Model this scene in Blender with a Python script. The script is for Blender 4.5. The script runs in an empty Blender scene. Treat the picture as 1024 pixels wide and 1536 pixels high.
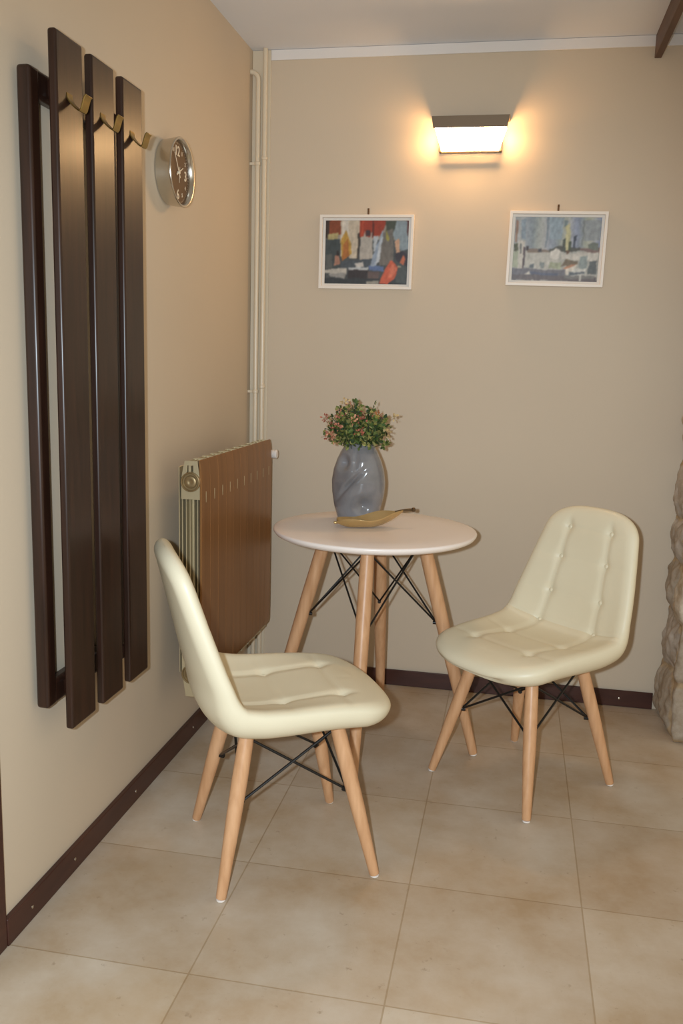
import bpy, bmesh, math, random
from mathutils import Vector, Matrix, noise as mnoise
PI = math.pi
random.seed(7)
S = bpy.context.scene
COL = S.collection

# ------------------------------------------------------------------ helpers
def srgb(r, g, b):
    def f(c):
        c /= 255.0
        return c/12.92 if c <= 0.04045 else ((c+0.055)/1.055)**2.4
    return (f(r), f(g), f(b), 1.0)

class MB:
    """collects shapes and links them as one mesh object"""
    def __init__(self, origin=(0, 0, 0)):
        self.v, self.f, self.o = [], [], Vector(origin)
    def add(self, vs, fs):
        n = len(self.v)
        self.v += [Vector(p) for p in vs]
        self.f += [tuple(n+i for i in q) for q in fs]
    def box(self, x0, x1, y0, y1, z0, z1):
        self.add([(x0,y0,z0),(x1,y0,z0),(x1,y1,z0),(x0,y1,z0),(x0,y0,z1),(x1,y0,z1),(x1,y1,z1),(x0,y1,z1)],
                 [(0,3,2,1),(4,5,6,7),(0,1,5,4),(1,2,6,5),(2,3,7,6),(3,0,4,7)])
    def lathe(self, a, d, prof, seg=24):
        """prof: list of (t along d, radius); a start point; d direction (unit)"""
        a, d = Vector(a), Vector(d).normalized()
        h = Vector((0,0,1)) if abs(d.z) < .9 else Vector((1,0,0))
        e1 = d.cross(h).normalized(); e2 = d.cross(e1).normalized()
        vs, fs = [], []
        for t, r in prof:
            for k in range(seg):
                an = 2*PI*k/seg
                vs.append(a + d*t + (e1*math.cos(an)+e2*math.sin(an))*r)
        m = len(prof)
        for i in range(m-1):
            for k in range(seg):
                k2 = (k+1) % seg
                fs.append((i*seg+k, (i+1)*seg+k, (i+1)*seg+k2, i*seg+k2))
        fs.append(tuple(range(seg))); fs.append(tuple(reversed(range((m-1)*seg, m*seg))))
        self.add(vs, fs)
    def cyl(self, a, b, r0, r1=None, seg=16):
        a, b = Vector(a), Vector(b)
        self.lathe(a, b-a, [(0, r0), ((b-a).length, r0 if r1 is None else r1)], seg)
    def tube(self, pts, r, seg=10):
        pts = [Vector(p) for p in pts]
        n = len(pts); vs, fs = [], []
        prev = None
        for i, p in enumerate(pts):
            t = (pts[min(i+1, n-1)]-pts[max(i-1, 0)]).normalized()
            if prev is None:
                h = Vector((0,0,1)) if abs(t.z) < .9 else Vector((1,0,0))
                e1 = t.cross(h).normalized()
            else:
                e1 = (prev - t*prev.dot(t)).normalized()
            prev = e1; e2 = t.cross(e1)
            for k in range(seg):
                an = 2*PI*k/seg
                vs.append(p + (e1*math.cos(an)+e2*math.sin(an))*r)
        for i in range(n-1):
            for k in range(seg):
                k2 = (k+1) % seg
                fs.append((i*seg+k, i*seg+k2, (i+1)*seg+k2, (i+1)*seg+k))
        fs.append(tuple(reversed(range(seg)))); fs.append(tuple(range((n-1)*seg, n*seg)))
        self.add(vs, fs)
    def prism(self, poly, axis, t0, t1):
        """extrude a 2D polygon along axis 'x','y' or 'z'"""
        def P(a, b, t):
            return {'x': (t, a, b), 'y': (a, t, b), 'z': (a, b, t)}[axis]
        n = len(poly)
        self.add([P(a, b, t0) for a, b in poly]+[P(a, b, t1) for a, b in poly],
                 [tuple(reversed(range(n))), tuple(range(n, 2*n))]+[(i, (i+1) % n, n+(i+1) % n, n+i) for i in range(n)])
    def build(self, name, mat, parent=None, smooth=True, bevel=0, seg=2, angle=40):
        me = bpy.data.meshes.new(name)
        me.from_pydata([p-self.o for p in self.v], [], self.f)
        bm = bmesh.new(); bm.from_mesh(me)
        bmesh.ops.recalc_face_normals(bm, faces=bm.faces)
        bm.to_mesh(me); bm.free()
        if smooth:
            me.polygons.foreach_set('use_smooth', [True]*len(me.polygons))
            try: me.set_sharp_from_angle(angle=math.radians(angle))
            except Exception: pass
        me.materials.append(mat)
        o = bpy.data.objects.new(name, me); COL.objects.link(o)
        if parent: o.parent = parent
        else: o.location = self.o
        if bevel:
            md = o.modifiers.new('bevel', 'BEVEL'); md.width = bevel; md.segments = seg
            md.limit_method = 'ANGLE'; md.angle_limit = math.radians(35); md.harden_normals = False
        return o

def thing(name, loc, label, cat, rz=0, group=None):
    o = bpy.data.objects.new(name, None); COL.objects.link(o)
    o.location = loc; o.rotation_euler = (0, 0, rz); o.empty_display_size = .05
    tag(o, label, cat, group); return o
def tag(o, label, cat, group=None):
    o['label'] = label; o['category'] = cat
    if group: o['group'] = group
def struct(o, label, cat):
    o['kind'] = 'structure'; o['label'] = label; o['category'] = cat; return o

# ------------------------------------------------------------------ materials
def mat(name, col, rough=.5, metal=0, spec=.5, coat=0, coat_rough=.1):
    m = bpy.data.materials.new(name); m.use_nodes = True
    b = m.node_tree.nodes['Principled BSDF']
    b.inputs['Base Color'].default_value = col
    b.inputs['Roughness'].default_value = rough
    b.inputs['Metallic'].default_value = metal
    b.inputs['Specular IOR Level'].default_value = spec
    b.inputs['Coat Weight'].default_value = coat
    b.inputs['Coat Roughness'].default_value = coat_rough
    return m
def N(m, t, **kw):
    n = m.node_tree.nodes.new(t)
    for k, v in kw.items(): setattr(n, k, v)
    return n
def L(m, a, b): m.node_tree.links.new(a, b)
def bsdf(m): return m.node_tree.nodes['Principled BSDF']
def noisecol(m, c1, c2, scale=5, detail=4, stretch=(1,1,1), lo=.3, hi=.7, bump=0, bscale=None, bdist=.001):
    tc = N(m, 'ShaderNodeTexCoord'); mp = N(m, 'ShaderNodeMapping'); mp.inputs['Scale'].default_value = stretch
    L(m, tc.outputs['Object'], mp.inputs['Vector'])
    n = N(m, 'ShaderNodeTexNoise'); n.inputs['Scale'].default_value = scale; n.inputs['Detail'].default_value = detail
    L(m, mp.outputs[0], n.inputs['Vector'])
    r = N(m, 'ShaderNodeValToRGB'); r.color_ramp.elements[0].position = lo; r.color_ramp.elements[1].position = hi
    r.color_ramp.elements[0].color = c1; r.color_ramp.elements[1].color = c2
    L(m, n.outputs['Fac'], r.inputs['Fac']); L(m, r.outputs['Color'], bsdf(m).inputs['Base Color'])
    if bump:
        n2 = N(m, 'ShaderNodeTexNoise'); n2.inputs['Scale'].default_value = bscale or scale*4; n2.inputs['Detail'].default_value = 3
        L(m, mp.outputs[0], n2.inputs['Vector'])
        bp = N(m, 'ShaderNodeBump'); bp.inputs['Strength'].default_value = bump; bp.inputs['Distance'].default_value = bdist
        L(m, n2.outputs['Fac'], bp.inputs['Height']); L(m, bp.outputs['Normal'], bsdf(m).inputs['Normal'])
    return m

M_wall = noisecol(mat('wall_paint', (0,0,0,1), .55, 0, .3), srgb(203,186,163), srgb(207,190,167), 1.3, 3, bump=.12, bscale=90)
M_white = noisecol(mat('white_paint', (0,0,0,1), .5, 0, .4), srgb(226,221,216), srgb(231,226,222), 2, 2)
M_ceil = noisecol(mat('ceiling_paint', (0,0,0,1), .85, 0, .2), srgb(219,222,228), srgb(224,227,233), 2, 2)
M_pipe = mat('pipe_enamel', srgb(216,201,176), .3, 0, .5)
M_dark = noisecol(mat('dark_stained_wood', (0,0,0,1), .36, 0, .45, .10, .2), srgb(34,18,11), srgb(52,30,20), 9, 5, (6,6,.5), bump=.12, bscale=40, bdist=.0006)
M_trim = noisecol(mat('baseboard_wood', (0,0,0,1), .4, 0, .45), srgb(58,30,23), srgb(72,40,30), 8, 4, (1,.4,4))
M_screw = mat('screw_steel', srgb(200,190,175), .3, 1)
M_beam = noisecol(mat('beam_wood', (0,0,0,1), .5, 0, .4), srgb(78,56,44), srgb(98,72,58), 9, 4, (4,.5,4))
M_hook = mat('brass_hook', srgb(172,146,88), .32, 1)
M_steel = mat('brushed_steel', srgb(205,200,190), .22, 1)
M_face = noisecol(mat('clock_face', (0,0,0,1), .55, 0, .3), srgb(92,66,44), srgb(104,76,50), 6, 2)
M_numeral = mat('clock_white', srgb(228,214,190), .5)
M_rad = noisecol(mat('champagne_metal', (0,0,0,1), .38, .55, .5), srgb(196,182,148), srgb(206,192,158), 4, 2)
M_radf = noisecol(mat('brown_front_metal', (0,0,0,1), .36, .45, .5), srgb(140,98,58), srgb(158,112,68), 3, 3, (1,9,.4))  # front panels browner than the champagne sections
M_plug = mat('aged_plug_metal', srgb(150,128,92), .4, .6)
M_plastic = mat('white_plastic', srgb(235,228,222), .35)
M_table = mat('white_lacquer', srgb(246,236,230), .32, 0, .5)
M_wood = noisecol(mat('beech_wood', (0,0,0,1), .38, 0, .45), srgb(194,146,105), srgb(214,168,127), 7, 5, (9,9,.9), bump=.08, bscale=30, bdist=.0004)
M_wire = mat('black_metal', srgb(22,21,21), .4, .2, .5)
M_leather = noisecol(mat('cream_leather', (0,0,0,1), .42, 0, .45), srgb(224,214,186), srgb(229,220,193), 5, 3, bump=.15, bscale=260, bdist=.0006)
M_vase = noisecol(mat('grey_blue_glaze', (0,0,0,1), .16, 0, .55, .5, .05), srgb(112,112,115), srgb(141,140,143), 9, 4)
M_gold = noisecol(mat('gilded_metal', (0,0,0,1), .24, .65, .5), srgb(196,166,112), srgb(214,186,134), 12, 3, bump=.15, bscale=60, bdist=.001)
M_frame = mat('white_frame_paint', srgb(236,226,214), .4)
M_mat = mat('picture_mount', srgb(222,216,208), .6)
M_nail = mat('nail_bronze', srgb(96,68,40), .5, .6)
M_stem = mat('stem_green', srgb(66,72,40), .6)
M_lampmetal = mat('satin_nickel', srgb(112,94,74), .5, .5)

def mat_attr(name, rough=.55):
    m = mat(name, (1,1,1,1), rough, 0, .3)
    a = N(m, 'ShaderNodeVertexColor'); a.layer_name = 'paint'
    L(m, a.outputs['Color'], bsdf(m).inputs['Base Color']); return m
M_print = mat_attr('print_ink_with_haze', .35)
M_leaf = mat_attr('leaf_green', .55)

# lamp glass
M_glow = mat('lit_glass', srgb(255,240,215), .4)
bsdf(M_glow).inputs['Emission Color'].default_value = (1.0, .60, .27, 1)
bsdf(M_glow).inputs['Emission Strength'].default_value = 52

# floor: limestone tiles
M_floor = mat('limestone_tiles', (0,0,0,1), .4, 0, .4)
def floor_nodes(m):
    tc = N(m, 'ShaderNodeTexCoord'); mp = N(m, 'ShaderNodeMapping')
    mp.inputs['Location'].default_value = (-.007+.4335*4, .075+.45*12, 0)
    L(m, tc.outputs['Object'], mp.inputs['Vector'])
    br = N(m, 'ShaderNodeTexBrick'); br.offset = 0; br.squash = 1
    br.inputs['Scale'].default_value = 1; br.inputs['Brick Width'].default_value = .4335; br.inputs['Row Height'].default_value = .45
    br.inputs['Mortar Size'].default_value = .0022; br.inputs['Mortar Smooth'].default_value = .3; br.inputs['Bias'].default_value = 0
    br.inputs['Color1'].default_value = srgb(194,179,161); br.inputs['Color2'].default_value = srgb(203,190,173); br.inputs['Mortar'].default_value = srgb(176,158,134)
    L(m, mp.outputs[0], br.inputs['Vector'])
    # soft clouds
    n1 = N(m, 'ShaderNodeTexNoise'); n1.inputs['Scale'].default_value = 3.2; n1.inputs['Detail'].default_value = 8; n1.inputs['Roughness'].default_value = .65
    L(m, tc.outputs['Object'], n1.inputs['Vector'])
    r1 = N(m, 'ShaderNodeValToRGB'); r1.color_ramp.elements[0].position = .32; r1.color_ramp.elements[1].position = .68
    r1.color_ramp.elements[0].color = srgb(222,205,182); r1.color_ramp.elements[1].color = (1,1,1,1)
    L(m, n1.outputs['Fac'], r1.inputs['Fac'])
    mx = N(m, 'ShaderNodeMix', data_type='RGBA', blend_type='MULTIPLY'); mx.inputs['Factor'].default_value = 1
    L(m, br.outputs['Color'], mx.inputs[6]); L(m, r1.outputs['Color'], mx.inputs[7])
    # fine pits and flecks
    n2 = N(m, 'ShaderNodeTexNoise'); n2.inputs['Scale'].default_value = 30; n2.inputs['Detail'].default_value = 5; n2.inputs['Roughness'].default_value = .7
    L(m, tc.outputs['Object'], n2.inputs['Vector'])
    r2 = N(m, 'ShaderNodeValToRGB'); r2.color_ramp.elements[0].position = .63; r2.color_ramp.elements[1].position = .72
    r2.color_ramp.elements[0].color = (0,0,0,1); r2.color_ramp.elements[1].color = (.55,.55,.55,1)
    L(m, n2.outputs['Fac'], r2.inputs['Fac'])
    mx2 = N(m, 'ShaderNodeMix', data_type='RGBA'); L(m, r2.outputs['Color'], mx2.inputs['Factor'])
    L(m, mx.outputs[2], mx2.inputs[6]); mx2.inputs[7].default_value = srgb(134,110,84)
    # ochre veins
    n3 = N(m, 'ShaderNodeTexNoise'); n3.inputs['Scale'].default_value = 2.1; n3.inputs['Detail'].default_value = 6; n3.inputs['Distortion'].default_value = 1.2
    L(m, tc.outputs['Object'], n3.inputs['Vector'])
    r3 = N(m, 'ShaderNodeValToRGB'); r3.color_ramp.elements[0].position = .56; r3.color_ramp.elements[1].position = .74
    r3.color_ramp.elements[0].color = (0,0,0,1); r3.color_ramp.elements[1].color = (.4,.4,.4,1)
    L(m, n3.outputs['Fac'], r3.inputs['Fac'])
    mx3 = N(m, 'ShaderNodeMix', data_type='RGBA'); L(m, r3.outputs['Color'], mx3.inputs['Factor'])
    L(m, mx2.outputs[2], mx3.inputs[6]); mx3.inputs[7].default_value = srgb(186,158,124)
    L(m, mx3.outputs[2], bsdf(m).inputs['Base Color'])
    bp = N(m, 'ShaderNodeBump'); bp.inputs['Strength'].default_value = .25; bp.inputs['Distance'].default_value = .002
    iv = N(m, 'ShaderNodeMath', operation='SUBTRACT'); iv.inputs[0].default_value = 1; L(m, br.outputs['Fac'], iv.inputs[1])
    L(m, iv.outputs[0], bp.inputs['Height']); L(m, bp.outputs['Normal'], bsdf(m).inputs['Normal'])
floor_nodes(M_floor)

# rough stone
M_stone = mat('rough_stone', (0,0,0,1), .8, 0, .3)
def stone_nodes(m):
    tc = N(m, 'ShaderNodeTexCoord')
    a = N(m, 'ShaderNodeVertexColor'); a.layer_name = 'paint'
    n = N(m, 'ShaderNodeTexNoise'); n.inputs['Scale'].default_value = 14; n.inputs['Detail'].default_value = 7; n.inputs['Roughness'].default_value = .7
    L(m, tc.outputs['Object'], n.inputs['Vector'])
    r = N(m, 'ShaderNodeValToRGB'); r.color_ramp.elements[0].position = .3; r.color_ramp.elements[1].position = .7
    r.color_ramp.elements[0].color = srgb(196,184,168); r.color_ramp.elements[1].color = (1,1,1,1)
    L(m, n.outputs['Fac'], r.inputs['Fac'])
    mx = N(m, 'ShaderNodeMix', data_type='RGBA', blend_type='MULTIPLY'); mx.inputs['Factor'].default_value = 1
    L(m, a.outputs['Color'], mx.inputs[6]); L(m, r.outputs['Color'], mx.inputs[7])
    L(m, mx.outputs[2], bsdf(m).inputs['Base Color'])
    bp = N(m, 'ShaderNodeBump'); bp.inputs['Strength'].default_value = .5; bp.inputs['Distance'].default_value = .008
    L(m, n.outputs['Fac'], bp.inputs['Height']); L(m, bp.outputs['Normal'], bsdf(m).inputs['Normal'])
stone_nodes(M_stone)

def set_paint(o, cols):
    at = o.data.color_attributes.new('paint', 'FLOAT_COLOR', 'POINT')
    at.data.foreach_set('color', [c for q in cols for c in q])

# ------------------------------------------------------------------ the room
H = 2.5
b = MB(); b.box(-.12, 2.9, -4.6, .12, -.1, 0)
struct(b.build('floor', M_floor, smooth=False), 'beige limestone tile floor under table and chairs', 'floor')
b = MB(); b.box(-.12, 2.9, -4.6, .12, H, H+.1)
struct(b.build('ceiling', M_ceil, smooth=False), 'plain off-white ceiling above the back wall', 'ceiling')
b = MB(); b.box(-.12, 0, -4.6, .12, 0, H)
struct(b.build('wall_left', M_wall, smooth=False), 'tan painted wall behind the coat rack and clock', 'wall')
b = MB(); b.box(0, 2.9, 0, .12, 0, H)
struct(b.build('wall_back', M_wall, smooth=False), 'tan painted wall with lamp and two framed pictures', 'wall')

# white painted band along the top of the back wall and down the corner
b = MB(); b.box(.0745, 2.9, -.006, -.0005, 2.462, H-.001)
struct(b.build('trim_1', M_white, bevel=.001), 'white band along the top of the back wall', 'trim')
b = MB(); b.box(.001, .074, -.006, -.0005, .002, H-.001)
struct(b.build('trim_2', M_pipe, bevel=.001), 'white vertical board in the corner behind the heating pipes', 'trim')
# thin dark board hanging from the ceiling
b = MB(); b.box(1.484, 1.508, -3.4, -.007, 2.421, H-.001)
struct(b.build('trim_3', M_beam, bevel=.002), 'thin dark wooden batten along the ceiling at upper right', 'trim')
# door casing at the left edge
b = MB(); b.box(.0005, .012, -1.98, -1.884, .001, 2.08)
struct(b.build('trim_4', M_trim, bevel=.003), 'dark brown door casing at the near end of the left wall', 'trim')

def screw_on(par, p, d, o):
    s = MB(o); s.lathe(p, d, [(0, .0045), (.0012, .0042), (.002, .0025)], 12)
    s.build('screw', M_screw, par)
b = MB((0, 0, 0)); b.box(.0005, .014, -1.883, -.0075, .001, .068)
bl = struct(b.build('baseboard_left', M_trim, bevel=.002), 'dark brown baseboard along the left wall', 'baseboard')
for y in (-1.78, -1.57, -1.19, -.7, -.3): screw_on(bl, (.0138, y, .034), (1,0,0), (0,0,0))
b = MB((0, 0, 0)); b.box(.0145, 1.672, -.0135, -.0065, .001, .068)
bb = struct(b.build('baseboard_back', M_trim, bevel=.002), 'dark brown baseboard along the back wall', 'baseboard')
for x in (.5, 1.02, 1.545): screw_on(bb, (x, -.0133, .034), (0,-1,0), (0,0,0))

# stone pier at the right edge
def stone_pier():
    x0, x1, yf = 1.706, 2.35, -.315
    # path around the pier: along the left face from the wall to the near corner, then along the near face
    path = [(x0, -.002), (x0, yf), (x1, yf)]
    l1 = abs(yf)-.002; l2 = x1-x0
    def at(s):
        if s < l1: return Vector((x0, -.002-s, 0)), Vector((-1, 0, 0))
        return Vector((x0+s-l1, yf, 0)), Vector((0, -1, 0))
    # stones: rows of irregular courses
    rnd = random.Random(21); stones = []
    z = 0
    pal = [(206,190,168), (196,186,174), (216,204,186), (186,174,158), (210,188,154), (202,198,190)]
    for hh in (.22, .21, .19, .17, .2, .23, .18, .2, .21, .19, .2, .22, .18):
        s = -.05 + rnd.uniform(0, .05)
        while s < l1+l2:
            w = rnd.uniform(.2, .36)
            stones.append((s+w/2, z+hh/2, w/2, hh/2, rnd.uniform(.018, .042), pal[rnd.randrange(6)])); s += w
        z += hh
    ns, nz = 120, 260
    verts, cols, faces = [], [], []
    for j in range(nz+1):
        zz = 0.001 + (H-.002)*j/nz
        for i in range(ns+1):
            s = (l1+l2)*i/ns
            p, n = at(s)
            ds = s-l1
            if abs(ds) < .07:
                t = (ds+.07)/.14; n = Vector((-1, 0, 0)).lerp(Vector((0, -1, 0)), t).normalized()
            d, c = 0, (196,174,142)
            nb = mnoise.noise(Vector((s*9, zz*9, 3)))
            for (cs, cz, hw, hz, am, cc) in stones:
                a = abs(s-cs+.03*mnoise.noise(Vector((zz*7, cs*9, 1))))/hw; e = abs(zz-cz+.025*nb)/hz
                if a < 1 and e < 1:
                    k = (1-a**4)*(1-e**3)
                    if am*k > d:
                        d = am*k
                        if k > .28: c = cc
            foot = .0*max(0, 1-zz/.16)
            d += .015*nb + .010*mnoise.noise(Vector((s*30, zz*30, 8))) + foot
            if ds < -.2: d *= 1
            q = p + n*d; q.z = zz
            if q.y > -.001: q.y = -.001
            verts.append(q); cols.append(srgb(*c))
    for j in range(nz):
        for i in range(ns):
            a = j*(ns+1)+i
            faces.append((a, a+1, a+ns+2, a+ns+1))
    # closed core behind the face
    b = MB(); b.add(verts, faces)
    n0 = len(b.v)
    b.box(x0+.03, x1, yf+.03, -.001, .001, H-.001)
    cols += [srgb(180,160,130)]*8
    o = b.build('wall_right', M_stone, angle=180)
    set_paint(o, cols)
    return o
struct(stone_pier(), 'rough natural stone pier at the right edge beside the back wall', 'wall')

# ------------------------------------------------------------------ heating pipes in the corner
def pipe(name, x, y, r, label, bend):
    o = (x, y, .002)
    t = thing(name, o, label, 'pipe', group='heating pipes in the corner')
    b = MB(o)
    pts = [(x, y, .002), (x, y, 1.0)]
    if bend:
        pts += [(x, y, 2.385)]
        for k in range(1, 9):
            a = PI/2*k/8
            pts.append((x-.03*(1-math.cos(a)), y, 2.385+.03*math.sin(a)))
        pts.append((.001, y, 2.415))
    else:
        pts += [(x, y, H-.001)]
    b.tube(pts, r, 14); b.build('pipe_run', M_pipe, t)
    for z in ((.62, 1.2, 2.08) if bend else (.64, 1.22, 2.1)):
        c = MB(o)
        c.lathe((x, y, z-.007), (0,0,1), [(0, r+.0008), (.002, r+.003), (.012, r+.003), (.014, r+.0008)], 16)
        if bend: c.box(.0005, x-r+.001, y-.004, y+.004, z-.005, z+.005)
        else: c.box(x-.004, x+.004, y+r-.001, -.0065, z-.005, z+.005)
        c.build('pipe_clip', M_pipe, t, bevel=.0008)
pipe('heating_pipe', .032, -.03, .0095, 'left white heating pipe in the corner, its top bent into the left wall', True)
pipe('heating_pipe', .058, -.026, .0095, 'right white heating pipe in the corner, running straight up to the ceiling', False)

# ------------------------------------------------------------------ radiator
def radiator():
    y0, y1 = -.975, -.18
    o = (.105, (y0+y1)/2, .284)
    t = thing('radiator', o, 'brown-fronted sectional radiator on the left wall by the corner', 'radiator')
    n = 10; w = (y1-y0)/n
    for i in range(n):
        a = y0+i*w; c = a+w/2
        b = MB(o)
        # outer rim of the section seen from the side (closed profile in x,z, hollowed)
        out = [(.086,.295),(.125,.295),(.139,.34),(.139,.955),(.130,1.021),(.094,1.021),(.085,.955),(.085,.34)]
        # side cheeks
        for s in (0, 1):
            yy = a+.0015 if s == 0 else a+w-.0035
            # upper and lower plates with the round boss between
            b.prism([(.078,.90),(.139,.90),(.139,.955),(.137,.975),(.080,.975),(.078,.955)], 'y', yy, yy+.002)
            b.prism([(.080,.974),(.096,.974),(.096,1.006),(.086,1.006)], 'y', yy, yy+.002)
            b.box(.102, .110, yy, yy+.002, .974, 1.006)
            b.prism([(.117,.974),(.137,.974),(.133,1.006),(.117,1.006)], 'y', yy, yy+.002)
            b.prism([(.086,1.005),(.133,1.005),(.131,1.020),(.090,1.020)], 'y', yy, yy+.002)
            b.prism([(.078,.40),(.139,.40),(.139,.345),(.130,.262),(.090,.262),(.078,.345)], 'y', yy, yy+.002)
        # vertical fins between
        for fx in (.0815, .094, .1065, .119, .1315):
            b.box(fx-.0013, fx+.0013, a+.002, a+w-.002, .39, .91)
        # central water tube and headers
        b.lathe((.109, c, .33), (0,0,1), [(0, .017), (.62, .017)], 14)
        b.lathe((.109, a+.0005, .961), (0,1,0), [(0, .024), (w-.001, .024)], 20)
        b.lathe((.109, a+.0005, .338), (0,1,0), [(0, .024), (w-.001, .024)], 20)
        # upper grille fins
        for fx in (.096, .108, .120):
            b.box(fx-.0012, fx+.0012, a+.003, a+w-.003, .985, 1.018)
        b.box(.095, .128, a+.012, a+w-.012, .262, .33)
        # rear plate
        b.box(.069, .072, a+.004, a+w-.004, .34, 1.0)
        for fx in (.074, ):
            b.box(.0715, .0815, c-.002, c+.002, .36, .99)
        s = b.build('section', M_rad, t, bevel=.0006, seg=1)
        f = MB(o)
        f.prism([(.1385,.30),(.1415,.284),(.1445,.30),(.1455,.36),(.1455,.94),(.1425,1.0),(.1375,1.023),(.1355,1.022),(.1385,.94)], 'y', a+.0004, a+w-.0004)
        f.build('front_panel', M_radf, s, bevel=.0009, seg=1)
        # slotted louvres high on the panel
        g = MB(o)
        g.box(.1450, .1462, c-.0022, c+.0022, .888, .922)
        g.build('louvre', M_rad, s, bevel=.0006, seg=1)
    for z in (.955, .338):
        p = MB(o)
        vs0 = [(0, .031), (-.006, .0305), (-.0075, .028), (-.006, .026), (.002, .0255), (.002, .0205), (-.003, .0195), (-.005, .017), (-.0055, .008), (-.0045, .006)]
        p.lathe((.110, y0, z), (0,1,0), vs0, 28)
        p.build('end_plug', M_plug, t, angle=50)
    p = MB(o)
    p.cyl((.109, y1-.002, .961), (.109, y1+.045, .961), .012)
    p.lathe((.109, y1+.035, .961), (1,0,0), [(-.012, .012), (.014, .012), (.02, .016), (.046, .018), (.05, .015)], 20)
    p.build('valve', M_plastic, t)
    p = MB(o)
    p.cyl((.128, y1-.006, .753), (.128, y1+.012, .753), .004)
    p.lathe((.128, y1+.012, .753), (0,1,0), [(0, .007), (.01, .007)], 12)
    p.build('bleed_screw', M_plastic, t)
    for y in (y0+w*3.5, y1-w*1.5):
        for z in (.955, .345):
            q = MB(o); q.box(.0005, .0695, y-.012, y+.012, z-.015, z+.015)
            q.build('bracket', M_rad, t, bevel=.002)
    # feed pipe from the valve back to the corner
    q = MB(o); q.cyl((.109, y1-.002, .338), (.109, y1+.05, .338), .009); q.cyl((.109, y1+.05, .338), (.058, -.04, .338), .008)
    q.build('feed_pipe', M_pipe, t)
radiator()

# ------------------------------------------------------------------ coat rack
def coat_rack():
    o = (0, -1.5, .458)
    t = thing('coat_rack', o, 'dark stained wooden coat rack with three planks hung on the left wall', 'coat rack')
    yL, yR = -1.729, -1.29
    b = MB(o); b.box(.011, .043, yL, yL+.041, .512, 1.925)
    b.build('post', M_dark, t, bevel=.008, seg=4)
    b = MB(o); b.box(.011, .043, yR-.05, yR-.009, .512, 1.925)
    b.build('post', M_dark, t, bevel=.008, seg=4)
    for z0, z1 in ((1.866, 1.924), (.513, .572)):
        b = MB(o); b.box(.0115, .0425, yL+.030, yR-.04, z0, z1)
        b.box(.040, .0725, -1.66, -1.63, z0+.008, z1-.008)
        b.box(.040, .0725, yR-.10, yR-.07, z0+.008, z1-.008)
        b.build('rail', M_dark, t, bevel=.009, seg=4)
    for z in (.542, 1.895):
        for y in (-1.6, -1.4):
            b = MB(o); b.box(.0005, .012, y-.012, y+.012, z-.012, z+.012); b.build('spacer', M_wire, t)
    b = MB(o)
    b.lathe((.026, yL+.050, 1.862), (0,0,1), [(0, .003), (.003, .006), (.007, .006)], 12)
    b.build('bolt', M_screw, t)
    for a, c in ((-1.707, -1.588), (-1.546, -1.431), (-1.386, -1.268)):
        b = MB(o); b.box(.072, .092, a, c, .458, 2.0)
        pl = b.build('plank', M_dark, t, bevel=.006, seg=4)
        m = (a+c)/2 - .006
        prof = [(.0915,1.884),(.0925,1.874),(.098,1.865),(.108,1.855),(.117,1.848),(.122,1.846),(.1255,1.850),(.130,1.864),(.1335,1.874),(.138,1.878)]
        k = MB(o); vs, fs = [], []
        n = len(prof)
        for i, (x, z) in enumerate(prof):
            x2, z2 = prof[min(i+1, n-1)]; x1, z1 = prof[max(i-1, 0)]
            tx, tz = x2-x1, z2-z1; l = math.hypot(tx, tz); nx, nz = -tz/l*.0016, tx/l*.0016
            hw = .0125 if i < 5 else .0145
            vs += [(x+nx, m-hw, z+nz), (x+nx, m+hw, z+nz), (x-nx, m+hw, z-nz), (x-nx, m-hw, z-nz)]
        for i in range(n-1):
            for q in range(4):
                fs.append((i*4+q, i*4+(q+1) % 4, i*4+4+(q+1) % 4, i*4+4+q))
        fs += [(0,1,2,3), tuple((n-1)*4+q for q in (3,2,1,0))]
        k.add(vs, fs); k.build('hook', M_hook, pl, bevel=.0006, seg=1, angle=60)
coat_rack()

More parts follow.
